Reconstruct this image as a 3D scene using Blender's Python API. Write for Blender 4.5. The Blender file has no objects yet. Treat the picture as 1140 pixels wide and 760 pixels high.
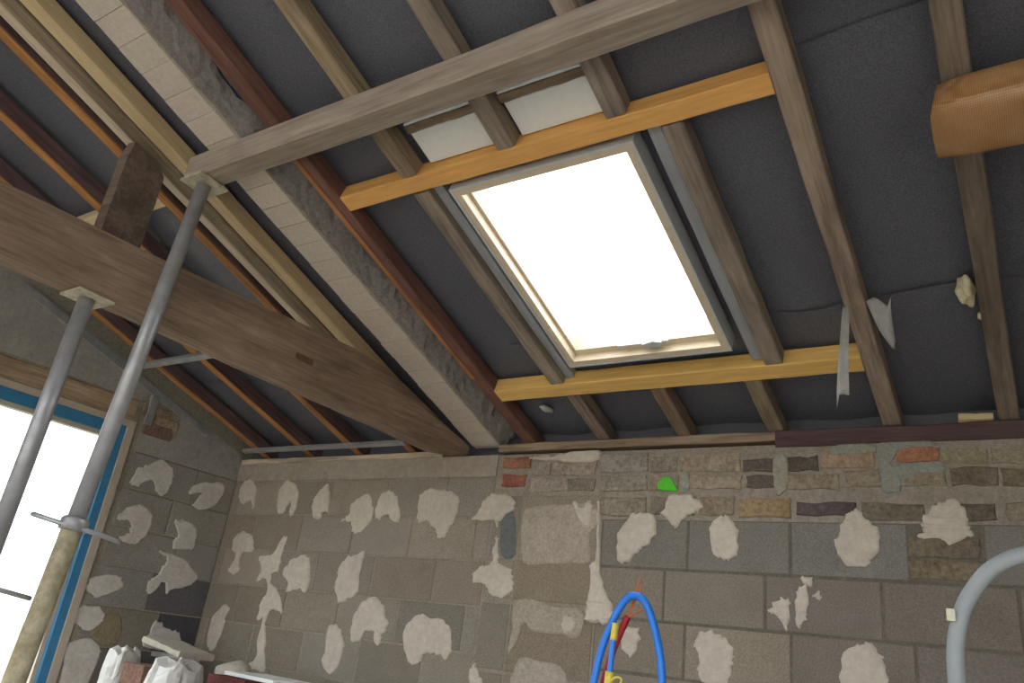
import bpy, bmesh, math, random
from mathutils import Matrix, Vector
from mathutils.geometry import tessellate_polygon

# ------------------------------------------------------------------ camera
sc = bpy.context.scene
C = sc.collection
H = 1.5                                   # eye height above the floor
YAW, PIT, ROL, FPX, TH = 0.620205, 0.383013, 0.130245, 868.6, 0.316897
cy, sy, cp, sp, cr, sr = (math.cos(YAW), math.sin(YAW), math.cos(PIT), math.sin(PIT), math.cos(ROL), math.sin(ROL))
fwd = Vector((-sy * cp, cy * cp, sp)); rgt = Vector((cy, sy, 0)); upv = rgt.cross(fwd)
cr_ = rgt * cr + upv * sr; cu_ = upv * cr - rgt * sr
cam_d = bpy.data.cameras.new('camera'); cam = bpy.data.objects.new('camera', cam_d); C.objects.link(cam)
cam.matrix_world = Matrix(((cr_.x, cu_.x, -fwd.x, 0), (cr_.y, cu_.y, -fwd.y, 0), (cr_.z, cu_.z, -fwd.z, H), (0, 0, 0, 1)))
cam_d.sensor_width = 36; cam_d.lens = FPX / 1140 * 36; cam_d.clip_start = 0.02
sc.camera = cam

# ------------------------------------------------------------------ sky and exposure
world = bpy.data.worlds.new('sky'); sc.world = world; world.use_nodes = True
bg = world.node_tree.nodes['Background']
bg.inputs[0].default_value = (0.93, 0.945, 1.0, 1); bg.inputs[1].default_value = 4.0   # flat white overcast
sc.view_settings.view_transform = 'Standard'; sc.view_settings.look = 'None'
sc.view_settings.gamma = 1.0; sc.view_settings.use_curve_mapping = False
sc.view_settings.exposure = 0.58

# ------------------------------------------------------------------ helpers
D, E = 3.807, 1.205 + H                   # plane of the back wall, height of the rafters' underside at the wall
XL = -5.13                                # plane of the left wall
cT, sT = math.cos(TH), math.sin(TH)
K = 2.0
def lin(c, k=1.0):
    f = lambda v: (v / 255 / 12.92) if v <= 10 else ((v / 255 + 0.055) / 1.055) ** 2.4
    return tuple(min(0.9, f(v) * k) for v in c) + (1.0,)
def roofp(X, v, w): return Vector((X, D - v * cT + w * sT, E + v * sT + w * cT))
def roofm(X, v, w):                       # local x up the slope, y along +X, z out of the roof
    p = roofp(X, v, w)
    return Matrix(((0, 1, 0, p.x), (-cT, 0, sT, p.y), (sT, 0, cT, p.z), (0, 0, 0, 1)))
def axm(p, ang=0):                        # local x along world X (turned by ang about Z)
    return Matrix.Translation(Vector(p)) @ Matrix.Rotation(ang, 4, 'Z')
def zroof(Y): return E + (D - Y) * math.tan(TH)

def tag(o, label=None, cat=None, group=None, kind=None):
    if label: o['label'] = label
    if cat: o['category'] = cat
    if group: o['group'] = group
    if kind: o['kind'] = kind
    return o
def link(name, me, mat, parent=None, mw=None, col=None):
    o = bpy.data.objects.new(name, me); C.objects.link(o)
    if mat and not me.materials: me.materials.append(mat)
    if mw is not None: o.matrix_world = mw
    if parent is not None:
        o.parent = parent
        o.matrix_parent_inverse = Matrix.Identity(4)
        o.matrix_basis = PM[parent.name].inverted() @ (mw if mw is not None else Matrix.Identity(4))
    PM[o.name] = mw.copy() if mw is not None else Matrix.Identity(4)
    if col: o.color = col
    return o
PM = {}
def empty(name, mw):
    o = bpy.data.objects.new(name, None); C.objects.link(o); o.matrix_world = mw; PM[o.name] = mw.copy()
    o.empty_display_size = 0.1
    return o
def mesh(verts, faces, smooth=False):
    me = bpy.data.meshes.new('m'); me.from_pydata([tuple(v) for v in verts], [], faces)
    if smooth: me.polygons.foreach_set('use_smooth', [True] * len(me.polygons))
    me.validate(); me.update()
    bm = bmesh.new(); bm.from_mesh(me); bmesh.ops.recalc_face_normals(bm, faces=bm.faces); bm.to_mesh(me); bm.free()
    return me
def loft(rings, caps=True, smooth=False):
    n = len(rings[0]); v = [p for r in rings for p in r]; f = []
    for i in range(len(rings) - 1):
        for j in range(n):
            a, b = i * n + j, i * n + (j + 1) % n
            f.append((a, b, b + n, a + n))
    if caps:
        f.append(tuple(range(n - 1, -1, -1))); f.append(tuple(range((len(rings) - 1) * n, len(rings) * n)))
    return mesh(v, f, smooth)
def timber(L, W, T, cham=0.006, jit=0.002, seg=10, seed=0):    # x 0..L, y 0..W, z 0..T, chamfered, hand-sawn wobble
    r = random.Random(seed); rings = []
    for i in range(seg + 1):
        x = L * i / seg; q = [r.uniform(-jit, jit) for _ in range(4)]
        y0, y1, z0, z1, c = q[0], W + q[1], q[2], T + q[3], cham
        rings.append([(x, y0 + c, z0), (x, y1 - c, z0), (x, y1, z0 + c), (x, y1, z1 - c), (x, y1 - c, z1), (x, y0 + c, z1), (x, y0, z1 - c), (x, y0, z0 + c)])
    return loft(rings)
def box(x0, x1, y0, y1, z0, z1, b=0.0):
    if b == 0:
        return [(x, y, z) for z in (z0, z1) for x, y in ((x0, y0), (x1, y0), (x1, y1), (x0, y1))], [(3, 2, 1, 0), (4, 5, 6, 7), (0, 1, 5, 4), (1, 2, 6, 5), (2, 3, 7, 6), (3, 0, 4, 7)]
def boxes(L):
    V, F = [], []
    for b in L:
        v, f = box(*b); k = len(V); V += v; F += [tuple(i + k for i in q) for q in f]
    return mesh(V, F)
def prisms(L, axis, a0, a1):              # 2-D outlines extruded along an axis
    V, F = [], []
    for pts in L:
        k, n = len(V), len(pts)
        for a in (a0, a1):
            V += [((a, p, q) if axis == 'x' else (p, a, q)) for p, q in pts]
        F += [tuple(k + i for i in range(n)), tuple(k + n + i for i in range(n - 1, -1, -1))]
        F += [(k + i, k + n + i, k + n + (i + 1) % n, k + (i + 1) % n) for i in range(n)]
    return mesh(V, F)
def tube(pts, rad, n=10, steps=8, ridge=0.0):
    P = [Vector(p) for p in pts]; Q = [2 * P[0] - P[1]] + P + [2 * P[-1] - P[-2]]; path = []
    for i in range(1, len(Q) - 2):
        for s in range(steps):
            t = s / steps
            path.append(0.5 * ((2 * Q[i]) + (Q[i + 1] - Q[i - 1]) * t + (2 * Q[i - 1] - 5 * Q[i] + 4 * Q[i + 1] - Q[i + 2]) * t * t + (3 * Q[i] - Q[i - 1] - 3 * Q[i + 1] + Q[i + 2]) * t ** 3))
    path.append(P[-1]); rings = []; up = None
    for i, p in enumerate(path):
        d = (path[min(i + 1, len(path) - 1)] - path[max(i - 1, 0)]).normalized()
        if up is None:
            up = d.orthogonal().normalized()
        else:
            up = (up - d * up.dot(d)).normalized()
        s = d.cross(up); rr = (rad[i] if isinstance(rad, list) else rad) + (ridge if i % 2 else 0)
        rings.append([p + up * math.cos(a) * rr + s * math.sin(a) * rr for a in [2 * math.pi * k / n for k in range(n)]])
    return loft(rings, True, True)
def lathe(prof, n=20):
    rings = [[(r * math.cos(2 * math.pi * k / n), r * math.sin(2 * math.pi * k / n), z) for k in range(n)] for r, z in prof]
    return loft(rings, True, True)
def smooth_outline(pts, sub, jit, r):
    out = []; n = len(pts)
    for i in range(n):
        p0, p1, p2, p3 = (Vector(pts[(i + k - 1) % n]) for k in range(4))
        for s in range(sub):
            t = s / sub
            q = 0.5 * (2 * p1 + (p2 - p0) * t + (2 * p0 - 5 * p1 + 4 * p2 - p3) * t * t + (3 * p1 - p0 - 3 * p2 + p3) * t ** 3)
            out.append(q + Vector((r.uniform(-jit, jit), r.uniform(-jit, jit))))
    return out
def relief(pts, h, inset, to3, sub=3, jit=0.004, seed=0, dome=0.0):   # a lump stuck on a wall: outline, sloping rim, uneven top
    r = random.Random(seed)
    P = smooth_outline(pts, sub, jit, r) if sub > 1 else [Vector(p) + Vector((r.uniform(-jit, jit), r.uniform(-jit, jit))) for p in pts]
    n = len(P)
    if sum(P[i].x * P[(i + 1) % n].y - P[(i + 1) % n].x * P[i].y for i in range(n)) < 0: P.reverse()
    N = []
    for i in range(n):
        t = (P[(i + 1) % n] - P[i - 1]); t = t.normalized() if t.length > 1e-9 else Vector((1, 0)); N.append(Vector((-t.y, t.x)))
    ring = lambda off, hh, jz: [to3(P[i].x + N[i].x * off, P[i].y + N[i].y * off, hh + r.uniform(-jz, jz)) for i in range(n)]
    V = ring(0, -0.006, 0) + ring(inset * 0.25, h * 0.55, h * 0.12) + ring(inset, h, h * 0.15)
    F = []
    for k in (0, 1):
        for i in range(n):
            j = (i + 1) % n; F.append((k * n + i, k * n + j, k * n + n + j, k * n + n + i))
    top = [Vector((P[i].x + N[i].x * inset, P[i].y + N[i].y * inset, 0)) for i in range(n)]
    F += [tuple(2 * n + i for i in t) for t in tessellate_polygon([top])]
    return mesh(V, F)
onback = lambda x, z, h: (x, D - h, z)
onleft = lambda y, z, h: (XL + h, y, z)

# ------------------------------------------------------------------ materials
def material(name, rough=0.85, spec=0.3):
    m = bpy.data.materials.new(name); m.use_nodes = True; nt = m.node_tree; b = nt.nodes['Principled BSDF']
    b.inputs['Roughness'].default_value = rough; b.inputs['Specular IOR Level'].default_value = spec
    return m, nt, b
def nd(nt, typ, **kw):
    n = nt.nodes.new(typ)
    for k, v in kw.items(): setattr(n, k, v)
    return n
def noise(nt, vec, scale, detail=4, rough=0.6, dist=0.0):
    n = nd(nt, 'ShaderNodeTexNoise'); n.inputs['Scale'].default_value = scale; n.inputs['Detail'].default_value = detail
    n.inputs['Roughness'].default_value = rough; n.inputs['Distortion'].default_value = dist
    nt.links.new(vec, n.inputs['Vector']); return n.outputs['Fac']
def ramp(nt, fac, stops):
    n = nd(nt, 'ShaderNodeValToRGB'); e = n.color_ramp.elements
    while len(e) < len(stops): e.new(0.5)
    for i, (p, c) in enumerate(stops): e[i].position = p; e[i].color = c if len(c) == 4 else tuple(c) + (1,)
    nt.links.new(fac, n.inputs[0]); return n.outputs[0]
def mix(nt, fac, a, b, mode='MIX'):
    n = nd(nt, 'ShaderNodeMix', data_type='RGBA', blend_type=mode)
    for s, v in ((n.inputs[0], fac), (n.inputs[6], a), (n.inputs[7], b)):
        if isinstance(v, (int, float)): s.default_value = v
        elif isinstance(v, tuple): s.default_value = v
        else: nt.links.new(v, s)
    return n.outputs[2]
def bump(nt, b, h, strength, dist=0.01):
    n = nd(nt, 'ShaderNodeBump'); n.inputs['Strength'].default_value = strength; n.inputs['Distance'].default_value = dist
    nt.links.new(h, n.inputs['Height']); nt.links.new(n.outputs[0], b.inputs['Normal'])
def coords(nt, scale=(1, 1, 1), rnd=True):
    t = nd(nt, 'ShaderNodeTexCoord'); mp = nd(nt, 'ShaderNodeMapping'); mp.inputs['Scale'].default_value = scale
    nt.links.new(t.outputs['Object'], mp.inputs['Vector']); info = nd(nt, 'ShaderNodeObjectInfo')
    if rnd:
        mu = nd(nt, 'ShaderNodeMath', operation='MULTIPLY'); mu.inputs[1].default_value = 37.0; nt.links.new(info.outputs['Random'], mu.inputs[0])
        nt.links.new(mu.outputs[0], mp.inputs['Location'])
    return mp.outputs[0], info
def wood_mat(name, contrast=1.0, rough=0.8):       # colour comes from each piece's own object colour
    m, nt, b = material(name, rough)
    v, info = coords(nt, (0.8, 14, 14)); g = noise(nt, v, 3.0, 6, 0.65, 0.6)
    v2, _ = coords(nt, (1.6, 5, 5)); bl = noise(nt, v2, 1.6, 4)
    lo = 1 - 0.45 * contrast; hi = 1 + 0.22 * contrast
    s1 = ramp(nt, g, [(0.3, (lo, lo, lo)), (0.7, (hi, hi, hi))])
    s2 = ramp(nt, bl, [(0.3, (lo * 1.12, lo * 1.08, lo * 1.08)), (0.65, (1.06, 1.06, 1.05))])
    c = mix(nt, 1.0, info.outputs['Color'], s1, 'MULTIPLY'); c = mix(nt, 1.0, c, s2, 'MULTIPLY')
    nt.links.new(c, b.inputs['Base Color']); bump(nt, b, g, 0.35 * contrast, 0.004)
    return m
def grit_mat(name, scale=60, contrast=0.5, bstr=0.6, rough=0.92, stain=0.35, tint=(0.64, 0.60, 0.55)):
    m, nt, b = material(name, rough, 0.15)
    v, info = coords(nt); f = noise(nt, v, scale, 5, 0.75); l = noise(nt, v, 5, 5, 0.65, 0.4)
    lo, hi = 1 - contrast, 1 + contrast * 0.5
    c = mix(nt, 1.0, info.outputs['Color'], ramp(nt, f, [(0.32, (lo, lo, lo)), (0.68, (hi, hi, hi))]), 'MULTIPLY')
    st = ramp(nt, l, [(0.42, (0, 0, 0)), (0.72, (stain, stain, stain))])
    c = mix(nt, st, c, mix(nt, 1.0, c, tuple(tint) + (1,), 'MULTIPLY'))
    nt.links.new(c, b.inputs['Base Color']); bump(nt, b, f, bstr, 0.006)
    return m
WOOD = wood_mat('timber'); PINE = wood_mat('sawn pine', 0.45, 0.6); GREY_WOOD = wood_mat('weathered timber', 0.75)
BLOCK = grit_mat('aggregate block', 120, 0.34, 0.6); BRICK = grit_mat('old brick', 45, 0.45, 0.8, stain=0.7, tint=(0.45, 0.42, 0.4))
DAB = grit_mat('plaster adhesive', 28, 0.16, 0.9, stain=0.55, tint=(0.80, 0.78, 0.75)); MORTAR = grit_mat('mortar', 55, 0.3, 0.7, stain=0.4)
RENDER = grit_mat('cement render', 30, 0.22, 0.4); PALE = grit_mat('pale brick face', 50, 0.14, 0.3, stain=0.25, tint=(0.75, 0.72, 0.66))
def plain(name, col, rough=0.6, spec=0.3, metal=0.0, nscale=30, namp=0.15, bstr=0.0):
    m, nt, b = material(name, rough, spec); b.inputs['Metallic'].default_value = metal
    v, info = coords(nt); f = noise(nt, v, nscale, 4)
    c = mix(nt, 1.0, col if len(col) == 4 else tuple(col) + (1,), ramp(nt, f, [(0.3, (1 - namp,) * 3), (0.7, (1 + namp,) * 3)]), 'MULTIPLY')
    nt.links.new(c, b.inputs['Base Color'])
    if bstr: bump(nt, b, f, bstr, 0.005)
    return m
FELT = plain('roofing felt', (0.118, 0.122, 0.146), 0.5, 0.35, 0, 160, 0.35, 0.25)
GALV = plain('galvanised steel', (0.40, 0.41, 0.43), 0.38, 0.5, 0.35, 12, 0.18, 0.05)
CEMENTED = grit_mat('cement splashed steel', 25, 0.35, 0.6, 0.7, 0.8, (0.6, 0.5, 0.35))
BLUE_PAINT = plain('blue frame paint', lin((50, 106, 142), 1.6), 0.45, 0.4, 0, 20, 0.08)
BEIGE_PAINT = plain('beige frame paint', lin((150, 142, 128), 1.7), 0.55, 0.3, 0, 20, 0.08)
LACQUER = plain('clear lacquered pine', lin((208, 192, 168), 1.1), 0.35, 0.5, 0, 18, 0.06)
ALU = plain('grey aluminium', (0.62, 0.63, 0.65), 0.4, 0.5, 0.2, 20, 0.05)
WHITE_BOARD = plain('white insulation board', lin((176, 178, 176), 1.9), 0.7, 0.2, 0, 40, 0.03)
FILM = plain('white film', lin((176, 174, 168), 1.1), 0.28, 0.5, 0, 14, 0.06, 0.3)
BLUE_HOSE = plain('blue conduit plastic', lin((38, 120, 220), 1.3), 0.38, 0.5, 0, 20, 0.05)
RED_HOSE = plain('red conduit plastic', lin((160, 24, 40), 1.3), 0.4, 0.5, 0, 20, 0.08)
GREY_HOSE = plain('grey conduit plastic', lin((128, 134, 137), 1.6), 0.42, 0.4, 0, 20, 0.06)
YELLOW_TAPE = plain('yellow tape', lin((190, 175, 70), 1.5), 0.45, 0.4, 0, 60, 0.12)
COPPER = plain('orange wire', lin((205, 100, 40), 1.3), 0.5, 0.4, 0, 60, 0.2)
GREEN = plain('green tape', lin((70, 165, 40), 1.6), 0.5, 0.3, 0, 30, 0.08)
FOAM = plain('expanding foam', lin((178, 170, 142), 1.6), 0.9, 0.1, 0, 60, 0.12, 0.6)
PLASTIC = plain('milky plastic sheet', lin((138, 137, 133), 1.5), 0.35, 0.5, 0, 25, 0.12)
def glass_mat():
    m = bpy.data.materials.new('window glass'); m.use_nodes = True; nt = m.node_tree; nt.nodes.clear()
    o = nd(nt, 'ShaderNodeOutputMaterial'); t = nd(nt, 'ShaderNodeBsdfTransparent'); g = nd(nt, 'ShaderNodeBsdfGlossy'); g.inputs['Roughness'].default_value = 0.02
    t.inputs[0].default_value = (0.93, 0.96, 0.95, 1); x = nd(nt, 'ShaderNodeMixShader'); x.inputs[0].default_value = 0.06
    nt.links.new(t.outputs[0], x.inputs[1]); nt.links.new(g.outputs[0], x.inputs[2]); nt.links.new(x.outputs[0], o.inputs[0]); return m
GLASS = glass_mat()
def wrap_mat():
    m, nt, b = material('glossy woven film', 0.22, 0.6)
    v, _ = coords(nt, (1, 1, 1), False); w = nd(nt, 'ShaderNodeTexWave', wave_type='BANDS', bands_direction='X'); w.inputs['Scale'].default_value = 55; w.inputs['Distortion'].default_value = 0.6
    w2 = nd(nt, 'ShaderNodeTexWave', wave_type='BANDS', bands_direction='Y'); w2.inputs['Scale'].default_value = 55; w2.inputs['Distortion'].default_value = 0.6
    nt.links.new(v, w.inputs[0]); nt.links.new(v, w2.inputs[0]); a = mix(nt, 0.5, w.outputs[0], w2.outputs[0])
    c = mix(nt, 1.0, ramp(nt, noise(nt, v, 9), [(0.3, lin((146, 104, 64), 1.4)), (0.7, lin((156, 122, 84), 1.4))]), ramp(nt, a, [(0.2, (0.72,) * 3), (0.8, (1.1,) * 3)]), 'MULTIPLY')
    nt.links.new(c, b.inputs['Base Color']); bump(nt, b, a, 0.25, 0.003); return m
WRAP = wrap_mat()

# ------------------------------------------------------------------ traced layouts, metres on the wall planes (X or Y, height)
PLASTER_DABS = [
    [(-5.064, 2.407), (-5.059, 2.475), (-4.991, 2.515), (-4.909, 2.487), (-4.859, 2.379), (-4.855, 2.286), (-4.91, 2.352), (-4.978, 2.319), (-5.027, 2.339)],
    [(-4.614, 2.353), (-4.617, 2.444), (-4.55, 2.502), (-4.431, 2.455), (-4.393, 2.365), (-4.418, 2.245), (-4.457, 2.251), (-4.47, 2.346), (-4.524, 2.257), (-4.587, 2.275)],
    [(-4.24, 2.34), (-4.196, 2.428), (-4.119, 2.465), (-4.079, 2.39), (-4.052, 2.267), (-4.112, 2.267), (-4.132, 2.218), (-4.206, 2.229)],
    [(-3.92, 2.221), (-3.872, 2.257), (-3.872, 2.317), (-3.806, 2.377), (-3.712, 2.388), (-3.659, 2.306), (-3.651, 2.213), (-3.757, 2.132), (-3.811, 2.152), (-3.835, 2.21), (-3.892, 2.209)],
    [(-3.619, 2.248), (-3.635, 2.341), (-3.588, 2.406), (-3.528, 2.417), (-3.465, 2.376), (-3.41, 2.222), (-3.483, 2.227), (-3.523, 2.266), (-3.576, 2.231)],
    [(-3.285, 2.341), (-3.268, 2.398), (-3.216, 2.426), (-3.101, 2.425), (-3.013, 2.402), (-2.956, 2.353), (-2.952, 2.255), (-3.005, 2.179), (-3.011, 2.137), (-3.068, 2.114), (-3.106, 2.167), (-3.187, 2.22), (-3.26, 2.224)],
    [(-2.84, 2.23), (-2.802, 2.278), (-2.776, 2.353), (-2.717, 2.393), (-2.615, 2.393), (-2.545, 2.342), (-2.552, 2.301), (-2.629, 2.238), (-2.654, 2.191), (-2.686, 2.237)],
    [(-4.986, 1.998), (-4.986, 2.076), (-4.913, 2.123), (-4.807, 2.106), (-4.755, 2.044), (-4.747, 1.981), (-4.872, 1.964), (-4.853, 1.877), (-4.839, 1.853), (-4.883, 1.813), (-4.964, 1.841), (-4.937, 1.898), (-4.931, 1.962)],
    [(-4.661, 1.947), (-4.525, 1.989), (-4.467, 2.089), (-4.412, 2.09), (-4.434, 1.992), (-4.429, 1.872), (-4.489, 1.833), (-4.469, 1.775), (-4.356, 1.711), (-4.306, 1.589), (-4.395, 1.617), (-4.441, 1.544), (-4.411, 1.434), (-4.37, 1.294), (-4.36, 1.219), (-4.528, 1.239), (-4.463, 1.307), (-4.489, 1.427), (-4.481, 1.553), (-4.535, 1.526), (-4.545, 1.629), (-4.506, 1.725), (-4.554, 1.806), (-4.637, 1.777), (-4.616, 1.875)],
    [(-4.382, 1.84), (-4.343, 1.937), (-4.265, 1.97), (-4.17, 1.974), (-4.121, 1.9), (-4.108, 1.751), (-4.213, 1.756), (-4.309, 1.728), (-4.314, 1.797)],
    [(-3.866, 1.911), (-3.813, 1.981), (-3.738, 2.001), (-3.665, 2.021), (-3.653, 1.976), (-3.661, 1.887), (-3.655, 1.778), (-3.725, 1.72), (-3.796, 1.694), (-3.857, 1.766), (-3.863, 1.844)],
    [(-3.644, 1.483), (-3.654, 1.576), (-3.625, 1.695), (-3.548, 1.748), (-3.455, 1.732), (-3.392, 1.659), (-3.356, 1.6), (-3.391, 1.537), (-3.391, 1.481), (-3.435, 1.482), (-3.464, 1.54), (-3.523, 1.54), (-3.575, 1.479)],
    [(-3.848, 1.329), (-3.843, 1.392), (-3.847, 1.539), (-3.783, 1.566), (-3.699, 1.489), (-3.684, 1.407), (-3.711, 1.313), (-3.769, 1.276)],
    [(-3.227, 1.561), (-3.19, 1.644), (-3.116, 1.68), (-3.043, 1.655), (-2.939, 1.663), (-2.872, 1.582), (-2.854, 1.517), (-2.884, 1.444), (-2.953, 1.47), (-3.043, 1.461), (-3.061, 1.421), (-3.122, 1.395), (-3.181, 1.447)],
    [(-2.78, 1.92), (-2.737, 1.967), (-2.661, 1.996), (-2.658, 2.056), (-2.658, 2.137), (-2.633, 2.137), (-2.617, 2.037), (-2.605, 1.993), (-2.528, 1.972), (-2.495, 1.906), (-2.504, 1.843), (-2.575, 1.8), (-2.654, 1.839), (-2.697, 1.875), (-2.772, 1.871)],
    [(-2.709, 1.439), (-2.681, 1.447), (-2.627, 1.376), (-2.624, 1.323), (-2.695, 1.324)],
    [(-5.016, 1.406), (-5.007, 1.526), (-4.919, 1.605), (-4.843, 1.586), (-4.876, 1.524), (-4.873, 1.395), (-4.937, 1.29), (-5.002, 1.348)],
    [(-2.161, 2.343), (-2.122, 2.343), (-2.102, 2.304), (-2.078, 2.348), (-2.039, 2.343), (-2.028, 2.275), (-2.038, 2.208), (-2.075, 2.202), (-2.112, 2.245)],
    [(-2.47, 2.606), (-2.423, 2.621), (-2.325, 2.612), (-2.243, 2.625), (-2.027, 2.634), (-2.022, 2.577), (-2.214, 2.567), (-2.322, 2.586), (-2.456, 2.589)],
    [(-2.002, 2.325), (-1.981, 2.325), (-1.956, 2.007), (-1.926, 1.9), (-1.872, 1.798), (-1.858, 1.748), (-1.915, 1.709), (-1.936, 1.724), (-2.019, 1.726), (-2.02, 1.797), (-2.013, 1.886), (-2.019, 2.004), (-1.986, 2.051), (-1.992, 2.191)],
    [(-2.164, 1.706), (-2.137, 1.748), (-2.083, 1.739), (-2.063, 1.697), (-2.096, 1.659), (-2.144, 1.664)],
    [(-1.827, 1.665), (-1.787, 1.715), (-1.739, 1.723), (-1.712, 1.684), (-1.722, 1.609), (-1.767, 1.576), (-1.808, 1.609)],
    [(-1.878, 2.137), (-1.835, 2.249), (-1.776, 2.292), (-1.685, 2.279), (-1.651, 2.197), (-1.705, 2.114), (-1.753, 2.086), (-1.799, 2.03), (-1.859, 2.028)],
    [(-1.626, 2.303), (-1.59, 2.382), (-1.475, 2.382), (-1.412, 2.327), (-1.443, 2.291), (-1.499, 2.273), (-1.535, 2.218), (-1.563, 2.218), (-1.624, 2.271)],
    [(-1.376, 2.186), (-1.342, 2.257), (-1.297, 2.279), (-1.252, 2.249), (-1.225, 2.181), (-1.237, 2.088), (-1.284, 2.061), (-1.346, 2.084)],
    [(-0.789, 2.168), (-0.744, 2.257), (-0.719, 2.31), (-0.674, 2.31), (-0.639, 2.266), (-0.597, 2.228), (-0.594, 2.15), (-0.617, 2.111), (-0.656, 2.064), (-0.736, 2.06), (-0.772, 2.105)],
    [(-0.426, 2.261), (-0.394, 2.316), (-0.351, 2.354), (-0.29, 2.358), (-0.259, 2.332), (-0.256, 2.286), (-0.24, 2.242), (-0.247, 2.205), (-0.325, 2.166), (-0.377, 2.187), (-0.451, 2.192), (-0.421, 2.231)],
    [(-1.081, 1.855), (-1.041, 1.9), (-1.001, 1.903), (-0.986, 1.869), (-0.995, 1.769), (-1.018, 1.775), (-1.042, 1.819), (-1.073, 1.832)],
    [(-0.962, 1.902), (-0.946, 1.957), (-0.907, 1.959), (-0.907, 1.867), (-0.917, 1.821), (-0.945, 1.781), (-0.96, 1.795)],
    [(-0.934, 1.973), (-0.929, 2.005), (-0.886, 2.003), (-0.891, 1.964)],
    [(-0.884, 1.922), (-0.865, 1.939), (-0.85, 1.92), (-0.866, 1.902)],
    [(-1.431, 1.669), (-1.398, 1.727), (-1.329, 1.733), (-1.261, 1.692), (-1.243, 1.625), (-1.251, 1.571), (-1.274, 1.508), (-1.383, 1.503), (-1.415, 1.561), (-1.412, 1.623)],
    [(-0.772, 1.673), (-0.728, 1.727), (-0.67, 1.747), (-0.61, 1.703), (-0.596, 1.65), (-0.611, 1.566), (-0.77, 1.547)],
]
MORTAR_PATCHS = [
    [(-2.485, 2.261), (-2.443, 2.312), (-2.327, 2.328), (-2.177, 2.333), (-2.033, 2.333), (-1.986, 2.295), (-1.98, 2.228), (-2.039, 2.17), (-2.025, 2.021), (-2.132, 2.012), (-2.287, 2.0), (-2.444, 2.008)],
    [(-2.476, 1.774), (-2.401, 1.816), (-2.206, 1.784), (-2.044, 1.777), (-2.039, 1.664), (-2.092, 1.629), (-2.158, 1.645), (-2.333, 1.647), (-2.395, 1.688), (-2.428, 1.594), (-2.48, 1.517), (-2.471, 1.654)],
    [(-2.429, 1.443), (-2.394, 1.517), (-2.282, 1.511), (-2.141, 1.499), (-2.113, 1.385), (-2.415, 1.348)],
    [(-0.589, 2.609), (-0.509, 2.631), (-0.4, 2.635), (-0.332, 2.599), (-0.337, 2.587), (-0.403, 2.594), (-0.506, 2.565), (-0.531, 2.516), (-0.465, 2.522), (-0.338, 2.523), (-0.324, 2.479), (-0.425, 2.473), (-0.492, 2.434), (-0.502, 2.394), (-0.574, 2.39), (-0.584, 2.484)],
    [(-0.795, 2.6), (-0.731, 2.628), (-0.6, 2.61), (-0.6, 2.576), (-0.733, 2.564), (-0.804, 2.579)],
    [(-1.058, 2.565), (-0.994, 2.572), (-0.991, 2.431), (-1.029, 2.38), (-1.055, 2.397)],
    [(-1.537, 2.494), (-1.494, 2.502), (-1.485, 2.409), (-1.533, 2.4)],
]
GROOVES = [
    [(-2.628, 2.228), (-2.55, 2.291), (-2.504, 2.05), (-2.599, 2.036)],
]
LEFT_DABS = [
    [(2.964, 2.286), (2.987, 2.378), (3.061, 2.441), (3.157, 2.492), (3.248, 2.458), (3.273, 2.361), (3.246, 2.266), (3.176, 2.262), (3.109, 2.34), (3.033, 2.278)],
    [(3.422, 2.359), (3.498, 2.41), (3.691, 2.456), (3.71, 2.346), (3.601, 2.236), (3.49, 2.244), (3.534, 2.346), (3.452, 2.313)],
    [(2.956, 2.056), (3.004, 2.126), (3.086, 2.162), (3.186, 2.128), (3.21, 2.036), (3.154, 1.917), (3.068, 1.896), (3.006, 1.926), (3.069, 1.972), (3.046, 2.039), (2.981, 2.038)],
    [(3.367, 2.117), (3.436, 2.131), (3.511, 2.133), (3.577, 2.069), (3.583, 1.956), (3.516, 1.932), (3.411, 1.939), (3.425, 2.028)],
    [(2.888, 1.58), (2.905, 1.637), (2.975, 1.681), (3.071, 1.695), (3.125, 1.657), (3.116, 1.599), (2.997, 1.545), (2.945, 1.555)],
    [(2.866, 1.406), (2.901, 1.474), (3.017, 1.487), (3.071, 1.417), (3.036, 1.359), (2.973, 1.332), (2.888, 1.377)],
    [(2.875, 1.199), (2.896, 1.252), (3.007, 1.303), (3.11, 1.247), (3.115, 1.163), (3.085, 1.005), (2.927, 0.999), (2.904, 1.129)],
    [(3.354, 1.725), (3.394, 1.814), (3.393, 1.863), (3.326, 1.894), (3.471, 1.888), (3.647, 1.804), (3.67, 1.733), (3.596, 1.686), (3.492, 1.649), (3.458, 1.62), (3.419, 1.698), (3.361, 1.62), (3.312, 1.625), (3.313, 1.683)],
    [(3.414, 1.338), (3.447, 1.444), (3.543, 1.407), (3.633, 1.392), (3.673, 1.337), (3.67, 1.278), (3.409, 1.27)],
]
LEFT_PATCHES = [
    [(3.008, 1.335), (3.09, 1.452), (3.179, 1.45), (3.224, 1.355), (3.2, 1.276), (3.119, 1.259)],
]
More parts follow.
